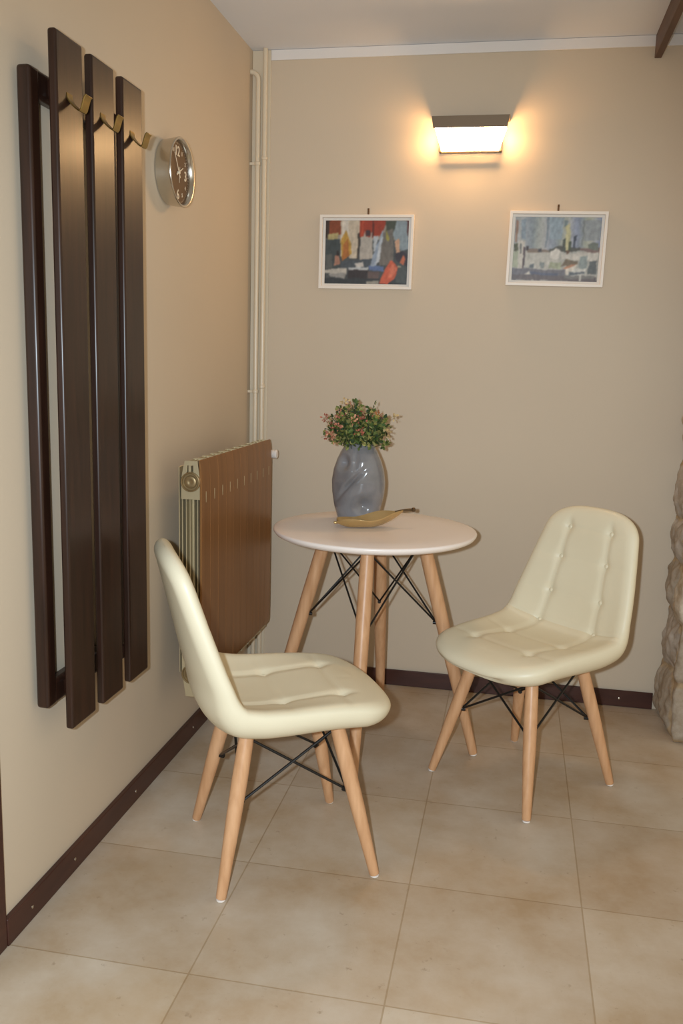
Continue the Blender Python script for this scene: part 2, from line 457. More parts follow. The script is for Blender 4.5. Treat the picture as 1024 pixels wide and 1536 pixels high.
# ------------------------------------------------------------------ wall clock
def text_mesh(s, size):
    c = bpy.data.curves.new('numeral', 'FONT'); c.body = s; c.size = size
    c.align_x = 'CENTER'; c.align_y = 'CENTER'; c.extrude = .0004; c.offset = size*.012
    o = bpy.data.objects.new('tmp', c); COL.objects.link(o)
    dg = bpy.context.evaluated_depsgraph_get()
    me = bpy.data.meshes.new_from_object(o.evaluated_get(dg))
    vs = [v.co.copy() for v in me.vertices]; fs = [tuple(p.vertices) for p in me.polygons]
    bpy.data.objects.remove(o); bpy.data.curves.remove(c); bpy.data.meshes.remove(me)
    # centre it
    cx = (min(v.x for v in vs)+max(v.x for v in vs))/2; cy = (min(v.y for v in vs)+max(v.y for v in vs))/2
    return [Vector((v.x-cx, v.y-cy, v.z)) for v in vs], fs
def clock():
    cy, cz, R = -.882, 1.877, .100
    o = (0, cy, cz)
    t = thing('wall_clock', o, 'round silver wall clock with brown face beside the coat rack', 'clock')
    b = MB(o)
    prof = [(.001, .088), (.003, .093), (.03, .097), (.046, R-.001), (.050, R), (.053, .098), (.053, .095), (.049, .0905), (.0365, .0885), (.0345, .0885)]
    b.lathe((0, cy, cz), (1,0,0), prof, 72); b.build('case', M_steel, t, angle=50)
    b = MB(o); b.lathe((.0347, cy, cz), (1,0,0), [(0, .0884), (.0015, .0884)], 64); f = b.build('dial', M_face, t)
    x = .0366
    for h in range(1, 13):
        big = h % 3 == 0
        a = 2*PI*h/12; rr = .062 if big else .069
        vs, fs = text_mesh(str(h), .040 if big else .016)
        q = MB(o)
        q.add([(x+v.z, cy+rr*math.sin(a)+v.x, cz+rr*math.cos(a)+v.y) for v in vs], fs)
        q.build('numeral', M_numeral, f, smooth=False)
    q = MB(o)
    for k in range(60):
        a = 2*PI*k/60; w = .0007; r0 = .083 if k % 5 else .081
        dr = Vector((0, math.sin(a), math.cos(a))); dt = Vector((0, math.cos(a), -math.sin(a)))
        c = Vector((x, cy, cz))
        q.add([c+dr*r0-dt*w, c+dr*r0+dt*w, c+dr*.0868+dt*w, c+dr*.0868-dt*w], [(0,1,2,3)])
    q.build('minute_marks', M_numeral, f, smooth=False)
    def hand(name, ang, ln, w, x):
        a = math.radians(ang); dr = Vector((0, math.sin(a), math.cos(a))); dt = Vector((0, math.cos(a), -math.sin(a)))
        c = Vector((x, cy, cz)); e = Vector((.0008, 0, 0)); q = MB(o)
        pts = [c-dr*.016-dt*w, c-dr*.016+dt*w, c+dr*ln+dt*w*.5, c+dr*ln-dt*w*.5]
        q.add(pts+[p+e for p in pts], [(3,2,1,0),(4,5,6,7),(0,1,5,4),(1,2,6,5),(2,3,7,6),(3,0,4,7)])
        q.build(name, M_numeral, t, smooth=False)
    hand('hour_hand', 62, .042, .0026, .0385)
    hand('minute_hand', -34, .062, .0018, .0405)
    hand('second_hand', 186, .03, .0008, .0420)
    b = MB(o); b.lathe((.036, cy, cz), (1,0,0), [(0, .004), (.0072, .004), (.008, .003)], 16); b.build('hub', M_numeral, t)
clock()

# ------------------------------------------------------------------ wall lamp
def wall_lamp():
    xc = .851; o = (xc, -.004, 2.18)
    t = thing('wall_lamp', o, 'lit wall lamp with warm glowing glass and nickel top above the pictures', 'lamp')
    b = MB(o); b.box(xc-.116, xc+.116, -.028, -.0005, 2.112, 2.216); b.build('wall_plate', M_lampmetal, t, bevel=.002)
    # nickel hood: front band and top
    th = .003
    b = MB(o)
    zt, zb = 2.222, 2.182
    wt, wb = .141, .1345; yt, yb = -.098, -.094
    vs = [(xc-wt,-.004,zt),(xc+wt,-.004,zt),(xc+wt,yt,zt),(xc-wt,yt,zt),(xc-wb,yb,zb),(xc+wb,yb,zb),
          (xc-wb+th,yb+th,zb),(xc+wb-th,yb+th,zb),(xc+wt-th,yt+th,zt-th),(xc-wt+th,yt+th,zt-th),(xc+wt-th,-.004,zt-th),(xc-wt+th,-.004,zt-th)]
    fs = [(0,1,2,3),(3,2,5,4),(4,5,7,6),(6,7,8,9),(9,8,10,11),(0,11,10,1),(0,3,9,11),(1,10,8,2),(3,4,6,9),(2,8,7,5)]
    b.add(vs, fs); b.build('hood', M_lampmetal, t, smooth=False)
    # glass body: curved front sloping back to the wall, open sides closed by glass
    g = MB(o); nu = 12; rows = []
    for k in range(9):
        s = k/8
        z = 2.188 + (2.112-2.188)*s
        y = -.0885 + (.0885-.034)*(s**1.5)
        w = .130 + (.105-.130)*s
        rows.append([(xc-w+2*w*i/nu, y-.003*math.sin(PI*i/nu)*s, z) for i in range(nu+1)])
    vs = [p for r in rows for p in r]
    fs = [(k*(nu+1)+i, k*(nu+1)+i+1, (k+1)*(nu+1)+i+1, (k+1)*(nu+1)+i) for k in range(8) for i in range(nu)]
    nb = len(vs)
    # sides
    for side in (0, nu):
        base = len(vs)
        for k in range(9):
            p = rows[k][side]; vs.append((p[0], -.0285, p[2]))
        for k in range(8):
            fs.append((k*(nu+1)+side, (k+1)*(nu+1)+side, base+k+1, base+k))
    g.add(vs, fs); g.build('glass_shade', M_glow, t, angle=50)
    c = MB(o); c.box(xc-.108, xc+.108, -.036, -.0285, 2.106, 2.1112); c.build('lower_lip', M_lampmetal, t, bevel=.001)
wall_lamp()

# ------------------------------------------------------------------ framed pictures
def point_in(poly, x, y):
    c = False; n = len(poly)
    for i in range(n):
        x1, y1 = poly[i]; x2, y2 = poly[(i+1) % n]
        if (y1 > y) != (y2 > y) and x < (x2-x1)*(y-y1)/(y2-y1)+x1: c = not c
    return c
def picture(cx, cz, w, h, rot, label, bg, strokes, seed, xn, jitter):
    o = (cx, -.002, cz)
    t = thing('framed_picture', o, label, 'picture', group='framed harbour pictures on the back wall')
    t.rotation_euler = (0, rot, 0)
    D = .024; fw = .011
    hw, hh = w/2, h/2
    def ring(b, ow, oh, iw, ih, y0, y1, y2):
        vs = []
        for y, ww, h2 in ((y0, ow, oh), (y1, ow, oh), (y1, iw, ih), (y2, iw, ih)):
            vs += [(-ww, y, -h2), (ww, y, -h2), (ww, y, h2), (-ww, y, h2)]
        fs = []
        for k in range(4):
            for i in range(4):
                j = (i+1) % 4; a = k*4; c = ((k+1) % 4)*4
                fs.append((a+i, a+j, c+j, c+i))
        b.add(vs, fs)
    b = MB(); ring(b, hw, hh, hw-fw, hh-fw, 0, -D, -.001)
    b.build('frame', M_frame, t, smooth=False, bevel=.0012)
    b = MB(); ring(b, hw-fw-.0002, hh-fw-.0002, hw-.021, hh-.020, -.001, -.009, -.001)
    b.build('mount', M_mat, t, smooth=False)
    # the print
    iw, ih = hw-.0212, hh-.0202; nx, nz = 132, 98
    vs, cols = [], []
    for j in range(nz+1):
        for i in range(nx+1):
            u, v = i/nx, 1-j/nz
            vs.append((-iw+2*iw*u, -.006, -ih+2*ih*(1-v)))
            p = Vector((u*9, v*9, seed))
            uu = u + jitter*mnoise.noise(p); vv = v + jitter*1.6*mnoise.noise(p+Vector((5,7,2)))
            c = bg(uu, vv)
            for poly, cc in strokes:
                if point_in(poly, uu, vv): c = cc
            k = 1 + .14*mnoise.noise(Vector((u*30, v*12, seed+3))) + .10*mnoise.noise(Vector((u*50, v*50, 1)))
            cols.append([max(0, min(255, (q*k)*.88+16)) for q in c])  # blacks lifted: haze of reflecting glass put into the print colours
    fs = [(j*(nx+1)+i, j*(nx+1)+i+1, (j+1)*(nx+1)+i+1, (j+1)*(nx+1)+i) for j in range(nz) for i in range(nx)]
    for _ in range(1):                       # soft brush edges
        new = []
        for j in range(nz+1):
            for i in range(nx+1):
                q = [cols[jj*(nx+1)+ii] for jj in (max(j-1,0), j, min(j+1,nz)) for ii in (max(i-1,0), i, min(i+1,nx))]
                new.append([sum(a[k] for a in q)/9 for k in range(3)])
        cols = new
    cols = [srgb(*c) for c in cols]
    b = MB(); b.add(vs, fs); p = b.build('print', M_print, t); set_paint(p, cols)
    # hanger on its nail above the frame
    b = MB(); b.box(xn-.0035, xn+.0035, -.005, -.0015, hh-.004, hh+.026)
    b.lathe((xn, -.008, hh+.020), (0,1,0), [(0, .002), (.001, .0035), (.0075, .0035)], 10)
    b.build('hanger', M_nail, t, bevel=.0006, seg=1)
def P1(*pts): return [((x-115)/790, (y-125)/620) for x, y in pts]
def bg1(u, v):
    if v < .3: return (150,140,130)
    return (70,74,76)
st1 = [
 (P1((110,120),(265,120),(265,260),(110,260)), (132,66,42)),
 (P1((110,120),(150,120),(140,300),(110,300)), (60,48,44)),
 (P1((135,255),(240,245),(240,300),(135,305)), (176,160,110)),
 (P1((120,305),(265,300),(262,600),(118,600)), (62,70,72)),
 (P1((125,460),(185,450),(185,600),(118,600)), (88,90,88)),
 (P1((262,120),(445,120),(440,470),(262,480)), (202,186,164)),
 (P1((275,125),(340,125),(330,300),(268,290)), (214,204,190)),
 (P1((305,220),(360,350),(370,450),(275,500),(265,330)), (190,146,62)),
 (P1((285,360),(330,300),(345,470),(280,520)), (172,104,50)),
 (P1((340,470),(430,430),(435,490),(350,500)), (205,190,168)),
 (P1((440,120),(690,120),(660,240),(600,300),(440,290)), (158,58,40)),
 (P1((455,120),(480,120),(478,290),(455,285)), (180,70,46)),
 (P1((560,130),(580,130),(578,290),(560,290)), (92,40,34)),
 (P1((500,215),(545,215),(545,280),(500,280)), (62,48,54)),
 (P1((680,125),(790,130),(760,330),(690,250)), (70,76,66)),
 (P1((650,250),(760,200),(770,560),(640,560)), (112,106,100)),
 (P1((690,210),(730,300),(720,330),(690,300)), (150,140,70)),
 (P1((790,125),(890,130),(910,400),(840,420),(760,270)), (142,156,164)),
 (P1((885,125),(925,125),(920,300),(895,260)), (100,54,52)),
 (P1((450,290),(480,280),(490,220),(500,285),(545,290),(555,205),(565,290),(575,500),(450,520)), (178,170,160)),
 (P1((575,280),(620,270),(600,420),(580,430)), (184,190,196)),
 (P1((660,215),(665,330),(610,570),(545,560)), (150,164,184)),
 (P1((640,300),(665,240),(640,520),(600,560)), (190,196,204)),
 (P1((425,250),(445,230),(442,500),(428,500)), (62,54,48)),
 (P1((775,320),(820,290),(830,430),(790,440)), (206,160,130)),
 (P1((210,470),(250,450),(262,560),(205,575)), (168,120,100)),
 (P1((228,420),(245,420),(250,470),(228,470)), (44,36,36)),
 (P1((280,520),(560,500),(560,590),(260,600)), (72,80,88)),
 (P1((400,540),(480,530),(490,570),(420,575)), (196,190,184)),
 (P1((540,560),(680,570),(680,620),(545,610)), (92,112,156)),
 (P1((110,610),(330,585),(330,650),(110,640)), (188,182,172)),
 (P1((150,645),(330,640),(310,690),(180,680)), (150,148,144)),
 (P1((340,575),(540,575),(530,610),(350,605)), (190,194,196)),
 (P1((345,605),(530,610),(520,690),(345,700)), (52,46,48)),
 (P1((110,690),(900,690),(900,750),(110,750)), (50,54,58)),
 (P1((530,620),(640,625),(640,690),(530,690)), (96,80,78)),
 (P1((750,500),(820,580),(790,690),(720,745),(640,745),(680,620)), (206,92,64)),
 (P1((760,540),(810,590),(770,680),(720,680)), (220,116,86)),
 (P1((780,440),(860,420),(910,470),(900,560),(800,520)), (56,50,58)),
 (P1((860,460),(885,500),(870,555),(830,530)), (196,106,74)),
 (P1((815,560),(850,570),(830,640)), (170,160,130)),
 (P1((520,710),(640,710),(640,750),(520,750)), (150,146,136)),
 (P1((820,580),(910,560),(905,745),(800,720)), (74,80,80)),
]
def P2(*pts): return [((x-105)/800, (y-125)/585) for x, y in pts]
def bg2(u, v):
    if v < .5: return (160+18*math.sin(u*23), 166+14*math.sin(u*23), 170+12*math.sin(u*21))
    return (176,176,170)
st2 = [
 (P2((100,120),(205,120),(205,400),(100,400)), (176,178,178)),
 (P2((160,150),(205,140),(210,330),(180,330)), (142,156,168)),
 (P2((115,150),(140,160),(140,370),(115,360)), (156,122,104)),
 (P2((400,130),(420,130),(415,400),(400,400)), (128,140,150)),
 (P2((420,130),(560,130),(550,330),(430,330)), (150,166,178)),
 (P2((560,150),(600,150),(600,220),(565,210)), (120,136,140)),
 (P2((735,150),(755,150),(750,380),(738,380)), (122,128,132)),
 (P2((760,150),(910,150),(900,330),(760,330)), (150,156,160)),
 (P2((230,410),(450,420),(440,450),(230,450)), (132,116,104)),
 (P2((340,415),(370,405),(375,445),(340,445)), (70,68,72)),
 (P2((440,410),(540,385),(720,400),(720,430),(640,440),(440,440)), (84,84,78)),
 (P2((720,410),(905,390),(905,450),(720,430)), (126,104,100)),
 (P2((800,370),(850,345),(890,360),(890,410),(800,400)), (110,118,110)),
 (P2((580,210),(620,170),(630,260),(625,420),(590,430)), (196,190,146)),
 (P2((565,330),(590,310),(590,430),(565,430)), (74,80,72)),
 (P2((615,350),(640,340),(640,430),(615,430)), (70,78,60)),
 (P2((655,300),(680,280),(680,400),(660,400)), (64,70,84)),
 (P2((585,425),(640,425),(610,465)), (104,74,56)),
 (P2((215,385),(240,385),(235,430),(215,425)), (66,58,60)),
 (P2((105,380),(150,370),(150,430),(105,440)), (92,94,72)),
 (P2((155,345),(208,345),(200,610),(150,610)), (208,202,192)),
 (P2((168,370),(185,370),(182,470),(166,470)), (110,112,110)),
 (P2((105,440),(155,440),(150,590),(100,590)), (174,180,156)),
 (P2((198,400),(212,400),(215,610),(200,610)), (80,66,70)),
 (P2((220,450),(560,440),(540,600),(215,590)), (190,188,180)),
 (P2((455,430),(500,405),(545,435),(545,500),(455,500)), (216,212,204)),
 (P2((560,460),(900,430),(890,520),(560,510)), (200,196,188)),
 (P2((265,550),(310,550),(310,600),(265,600)), (104,112,118)),
 (P2((370,540),(410,540),(405,590),(370,590)), (130,138,138)),
 (P2((450,540),(560,540),(560,600),(450,590)), (160,166,140)),
 (P2((600,510),(720,520),(720,550),(560,580)), (118,104,84)),
 (P2((575,600),(660,545),(720,545),(640,620)), (180,128,98)),
 (P2((570,620),(720,545),(700,590),(620,650)), (216,208,196)),
 (P2((735,480),(800,480),(800,590),(730,590)), (142,154,154)),
 (P2((690,590),(800,585),(790,640),(620,660)), (206,206,200)),
 (P2((640,625),(790,615),(790,635),(640,650)), (96,104,112)),
 (P2((820,520),(890,510),(890,640),(810,640)), (92,98,100)),
 (P2((95,600),(600,610),(600,700),(90,690)), (112,110,118)),
 (P2((280,630),(540,640),(540,670),(280,670)), (88,94,116)),
 (P2((220,650),(270,625),(290,665),(230,670)), (206,200,190)),
 (P2((95,650),(900,665),(900,715),(90,700)), (100,92,94)),
 (P2((590,650),(880,655),(880,680),(600,680)), (120,118,116)),
 (P2((740,640),(765,640),(760,705),(742,705)), (200,198,192)),
]
picture(.4675, 1.750, .368, .279, .003, 'white-framed picture with dark and red sailing boats, left of the lamp', bg1, st1, 11, .003, .012)
picture(1.187, 1.764, .356, .271, .013, 'white-framed picture of a pale grey harbour, right of the lamp', bg2, st2, 5, -.003, .016)

# ------------------------------------------------------------------ table
TX, TY, TZ, TR = .630, -.618, .78, .342
def leg_mesh(b, a, c, r):
    a, c = Vector(a), Vector(c); l = (a-c).length
    b.lathe(c, a-c, [(0, r*.58), (.004, r*.64), (l*.2, r*.76), (l*.45, r*.93), (l*.7, r), (l*.9, r*.97), (l, r*.9)], 22)
def table():
    o = (TX, TY, 0)
    t = thing('round_table', o, 'round white table with four beech legs and black wire bracing', 'table')
    b = MB(o)
    b.lathe((TX, TY, TZ-.026), (0,0,1), [(0, TR-.03), (.002, TR-.02), (.008, TR-.007), (.016, TR-.001), (.021, TR), (.0245, TR-.0015), (.026, TR-.006), (.026, TR-.1), (.026, .02)], 96)
    b.build('tabletop', M_table, t, angle=50)
    c = MB(o); c.lathe((TX, TY, TZ-.034), (0,0,1), [(0, .15), (.0085, .15)], 40); c.build('mounting_plate', M_wire, t)
    tops, lows, ups = [], [], []
    zt = TZ-.035
    for k in range(4):
        a = k*PI/2 + .03
        d = Vector((math.cos(a), math.sin(a), 0)); c0 = Vector((TX, TY, 0))
        top = c0+d*.165+Vector((0,0,zt)); foot = c0+d*.368+Vector((0,0,.006))
        b = MB(o); leg_mesh(b, top, foot, .0235); lg = b.build('leg', M_wood, t)
        g = MB(o); g.lathe(foot+Vector((0,0,-.0055)), (0,0,1), [(0, .011), (.002, .013), (.006, .013)], 16); g.build('glide', M_plastic, lg)
        s = MB(o); pq = foot.lerp(top, .42)
        out = (d*.97+Vector((0,0,.27))).normalized()
        s.lathe(pq+out*.0195, out, [(0, .0055), (.0022, .005), (.003, .003)], 12); s.build('screw', M_screw, lg)
        tops.append(foot.lerp(top, .975)-d*.02); lows.append(foot.lerp(top, .62)-d*.021)
    w = MB(o)
    for k in range(4):
        j = (k+1) % 4
        w.tube([tops[k], lows[j]], .0032, 8); w.tube([lows[k], tops[j]], .0032, 8)
    for k in range(4):
        d = (lows[k]-Vector((TX, TY, lows[k].z))).normalized()
        w.lathe(lows[k]-d*.012, d, [(0, .006), (.02, .006)], 10)
        w.lathe(tops[k]-d*.012, d, [(0, .006), (.02, .006)], 10)
    w.build('wire_brace', M_wire, t)
table()

# ------------------------------------------------------------------ chairs
def catmull(P, s):
    n = len(P)-1; x = s*n; i = min(int(x), n-1); t = x-i
    p0, p1, p2, p3 = P[max(i-1,0)], P[i], P[i+1], P[min(i+2,n)]
    return [.5*((2*b)+(-a+c)*t+(2*a-5*b+4*c-d)*t*t+(-a+3*b-3*c+d)*t**3) for a, b, c, d in zip(p0, p1, p2, p3)]
#  forward, height, half width, side rise
PROF = [(.266,.420,.212,.0),(.253,.437,.215,.0),(.190,.451,.220,.006),(.115,.453,.226,.016),(.04,.447,.231,.028),(-.035,.440,.235,.038),(-.108,.438,.238,.046),
        (-.170,.449,.239,.052),(-.210,.487,.236,.052),(-.233,.548,.229,.047),(-.251,.615,.218,.039),(-.268,.685,.204,.030),(-.285,.755,.189,.022),(-.302,.825,.173,.014),(-.316,.873,.162,.010)]
def chair_shell():
    K = 600
    pts = [catmull(PROF, i/K) for i in range(K+1)]
    arc = [0]
    for i in range(K): arc.append(arc[-1]+math.hypot(pts[i+1][0]-pts[i][0], pts[i+1][1]-pts[i][1]))
    Lt = arc[-1]
    def at(l):
        lo, hi = 0, K
        while hi-lo > 1:
            m = (lo+hi)//2
            if arc[m] <= l: lo = m
            else: hi = m
        t = (l-arc[lo])/max(1e-9, arc[hi]-arc[lo])
        p = [a+(c-a)*t for a, c in zip(pts[lo], pts[hi])]
        i0, i1 = max(0, lo-8), min(K, hi+8)
        dx, dz = pts[i1][0]-pts[i0][0], pts[i1][1]-pts[i0][1]; q = math.hypot(dx, dz)
        # travelling from the front lip back and up: the sitter's side normal
        return p, Vector((dz/q, -dx/q))
    # junction between seat and back
    lj = min(range(K+1), key=lambda i: abs(pts[i][1]-.470)+(10 if pts[i][0] > -.1 else 0)); lj = arc[lj]
    rows_seat = [lj-.178, lj-.335]; rows_back = [lj+.002, lj+.118, lj+.238, lj+.342]
    def BX(l):
        return .112 if l <= lj else .112-.029*min(1, (l-lj)/.342)
    RF, RT = .135, .095
    def width(l, W):
        k = 1
        if l < RF: k = max(0, 1-((RF-l)/RF)**2.5)**(1/2.5)
        if Lt-l < RT: k = max(0, 1-((RT-(Lt-l))/RT)**2.7)**(1/2.7)
        return W*(.001+.999*k) if l < RF or Lt-l < RT else W
    edge = []
    for i in range(241):
        t = i/240; l = Lt*(3*t*t-2*t*t*t)
        edge.append((width(l, at(l)[0][2]), l))
    memo = {}
    def rim_distance(x, l):
        k = (round(abs(x), 6), round(l, 6))
        if k not in memo:
            ax = abs(x); best = min(l, Lt-l) if ax < .004 else 9
            for (x1, l1), (x2, l2) in zip(edge, edge[1:]):
                if min(abs(l1-l), abs(l2-l)) > .08: continue
                dx, dl = x2-x1, l2-l1; q = dx*dx+dl*dl
                t = max(0, min(1, ((ax-x1)*dx+(l-l1)*dl)/q)) if q > 0 else 0
                best = min(best, math.hypot(ax-x1-t*dx, l-l1-t*dl))
            memo[k] = best
        return memo[k]
    def surf(u, l, side):
        (f, z, W, rise), n = at(l)
        w = width(l, W); x = u*w
        # in the corner the side curl follows the true lateral distance
        ur = abs(x)/W
        r = rise*ur**2.6
        d = 0 if abs(u) > .99999 or l < 1e-5 or l > Lt-1e-5 else rim_distance(x, l)
        Rr = .032
        e = math.sqrt(max(0, 1-(1-min(d/Rr, 1))**2))
        sb = min(1, max(0, (lj+.10-l)/.16)); sb = sb*sb*(3-2*sb)
        fr = min(1, l/.10)
        tp = .021*e
        eb = math.sqrt(max(0, 1-(1-min(d/(.032+.02*sb), 1))**2))
        tb = (.026 + .022*sb*(.75+.25*fr))*eb
        if side > 0:
            soft = min(1, d/.04)
            # puff between tufts, seams and dimples
            g = 0
            l0, l1 = rows_seat[1], rows_back[3]
            fade = 1 if l0 < l < l1 else math.exp(-(min(abs(l-l0), abs(l-l1))/.03)**2)
            for sx in (-1, 1):
                g += .0060*fade*math.exp(-((x-sx*BX(l))/.010)**2)
                for lb in rows_seat+rows_back:
                    g += .0075*math.exp(-(((x-sx*BX(l))**2+(l-lb)**2)/.019**2))
            for lb in rows_seat+rows_back:
                a = .0022
                if lb in rows_back[1:]: a = .0012
                if lb == rows_back[0]: a = .0045
                g += a*math.exp(-((l-lb)/.009)**2)
            puff = .006*math.sin(PI*min(1, d/.16)/2)
            h = tp + (puff-g)*soft
        else:
            h = -tb
        P = Vector((x, f, z)); nn = Vector((0, n.x, n.y))
        # side edges curl toward the sitter
        sl = -2.6*rise*ur**1.6/W*(1 if x > 0 else -1)
        nn2 = (nn + Vector((1,0,0))*sl*.8).normalized()
        q = P + nn*r + nn2*h
        return Vector((q.x, -q.y, q.z)), nn2
    NU = 60
    us = [math.sin(PI/2*(-1+2*i/NU)) for i in range(NU+1)]
    def part(l0, l1, n, endcap):
        ls = []
        for i in range(n+1):
            t = i/n
            if endcap == 0: t = 1-math.cos(PI/2*t)   # dense at the start (front lip)
            else: t = math.sin(PI/2*t)               # dense at the end (top edge)
            ls.append(l0+(l1-l0)*t)
        b = MB()
        vs, fs = [], []
        m = NU+1
        for side in (1, -1):
            for l in ls:
                for u in us: vs.append(surf(u, min(max(l, 1e-7), Lt-1e-7), side)[0])
        off = (n+1)*m
        for i in range(n):
            for k in range(NU):
                a = i*m+k
                fs.append((a, a+1, a+m+1, a+m)); fs.append((off+a, off+a+m, off+a+m+1, off+a+1))
        b.add(vs, fs)
        # weld rim
        return b
    buttons = []
    for l in rows_seat+rows_back:
        for sx in (-1, 1):
            W = at(l)[0][2]
            p, n = surf(sx*BX(l)/width(l, W), l, 1)
            nn = Vector((n.x, -n.y, n.z))
            buttons.append((p, nn, l >= lj))
    seat = part(0, lj, 70, 0); back = part(lj, Lt, 90, 1)
    return seat, back, buttons
def weld(o, d=.00025):
    bm = bmesh.new(); bm.from_mesh(o.data); bmesh.ops.remove_doubles(bm, verts=bm.verts, dist=d)
    bmesh.ops.recalc_face_normals(bm, faces=bm.faces); bm.to_mesh(o.data); bm.free()
    o.data.polygons.foreach_set('use_smooth', [True]*len(o.data.polygons))
def make_chair(label):
    t = thing('dining_chair', (0,0,0), label, 'chair', group='cream dining chairs at the round table')
    sm, bk, buttons = chair_shell()
    seat = sm.build('seat', M_leather, t, angle=180); weld(seat)
    back = bk.build('backrest', M_leather, t, angle=180); weld(back)
    for p, n, isback in buttons:
        b = MB(); b.lathe(p-n*.001, n, [(0, .0085), (.003, .0085), (.0055, .0065), (.007, .003)], 16)
        b.build('button', M_leather, back if isback else seat)
    tops, lows = [], []
    zt = .402
    for sx, sy in ((1,1), (-1,1), (-1,-1), (1,-1)):
        top = Vector((sx*.118, sy*.118+.004, zt)); foot = Vector((sx*.203, sy*.203, .006))
        d = Vector((sx, sy, 0)).normalized()
        b = MB(); leg_mesh(b, top, foot, .0205); lg = b.build('leg', M_wood, t)
        g = MB(); g.lathe(foot+Vector((0,0,-.0055)), (0,0,1), [(0, .009), (.002, .0115), (.006, .0115)], 16); g.build('glide', M_plastic, lg)
        tops.append(foot.lerp(top, .94)-d*.018); lows.append(foot.lerp(top, .55)-d*.02)
    w = MB()
    for k in range(4):
        j = (k+1) % 4
        w.tube([tops[k], lows[j]], .0036, 8); w.tube([lows[k], tops[j]], .0036, 8)
    for k in range(4):
        d = Vector((lows[k].x, lows[k].y, 0)).normalized()
        w.lathe(lows[k]-d*.012, d, [(0, .007), (.02, .007)], 10)
    w.build('wire_brace', M_wire, t)
    m = MB()
    for k in range(4):
        j = (k+1) % 4
        a, c = Vector(tops[k]), Vector(tops[j]); a.z = c.z = .405
        m.tube([a, c], .006, 8)
    for sx in (-1, 1): m.box(sx*.09-.012, sx*.09+.012, -.10, .10, .402, .417)
    m.build('seat_mount', M_wire, t)
    return t
def copy_tree(o, parent=None):
    c = o.copy(); COL.objects.link(c)
    if parent: c.parent = parent
    for ch in list(o.children): copy_tree(ch, c)
    return c
chairR = make_chair('cream tufted chair right of the table, facing left with its back to the stone pier')
chairR.location = (1.156, -.742, 0)
# chair front is local -y; forward direction (-.136,-.155)
chairR.rotation_euler = (0, 0, math.atan2(-.155, -.136)+PI/2)
chairL = copy_tree(chairR)
chairL['label'] = 'cream tufted chair nearest the camera, its back beside the coat rack'
chairL.location = (.504, -1.330, 0)
chairL.rotation_euler = (0, 0, math.atan2(.193, .352)+PI/2)

# ------------------------------------------------------------------ vase
VX, VY = .548, -.497
def vase():
    o = (VX, VY, TZ)
    prof = [(0,.060),(.004,.068),(.02,.071),(.06,.078),(.10,.085),(.14,.0885),(.18,.086),(.215,.078),(.24,.068),(.26,.055),(.272,.049)]
    def rad(h):
        for (a, r0), (c, r1) in zip(prof, prof[1:]):
            if a <= h <= c:
                t = (h-a)/(c-a); return r0+(r1-r0)*t
        return prof[-1][1]
    nz, na = 90, 96
    # pressed dimples: (angle, height, angular radius m, depth)
    dim = [(-2.18, .205, .022, .020), (-1.12, .062, .024, .022), (-2.5,.10,.03,.006), (.8,.15,.03,.016), (2.2,.08,.03,.016)]
    b = MB(o); vs, fs = [], []
    def pt(h, a, inset=0):
        r = rad(h)
        tw = .0055*math.sin(2*a+h*16)*min(1, h/.05)*min(1, (.272-h)/.05+.2)
        r += tw
        for da, dh, dr, dd in dim:
            q = (a-da+PI) % (2*PI)-PI
            dist = math.hypot(q*r, h-dh)
            r -= dd*math.exp(-(dist/dr)**2)
        # diagonal crease running up to the right between the dimples
        q = (a+1.75+PI) % (2*PI)-PI
        ln = (h-.14) - .9*q*.09
        r -= .013*math.exp(-(ln/.012)**2)*math.exp(-(q/.55)**2)
        q2 = (a+1.55+PI) % (2*PI)-PI
        r -= .007*math.exp(-(q2*.08/.010)**2)*math.exp(-((h-.225)/.045)**2)
        r -= inset
        return Vector((VX+r*math.cos(a)*1.02, VY+r*math.sin(a)*.92, TZ+.0005+h))
    for i in range(nz+1):
        h = .272*i/nz
        for k in range(na): vs.append(pt(h, 2*PI*k/na))
    m = nz+1
    for i in range(40, -1, -1):
        h = .272-.005*(40-i)+.001
        h = min(.272, h)
        for k in range(na): vs.append(pt(h, 2*PI*k/na, .005))
        m += 1
    for i in range(m-1):
        for k in range(na):
            k2 = (k+1) % na
            fs.append((i*na+k, i*na+k2, (i+1)*na+k2, (i+1)*na+k))
    fs.append(tuple(reversed(range(na)))); fs.append(tuple(range((m-1)*na, m*na)))
    b.add(vs, fs); v = b.build('vase', M_vase, angle=70)
    tag(v, 'glossy grey-blue pinched ceramic vase on the round table', 'vase')
vase()

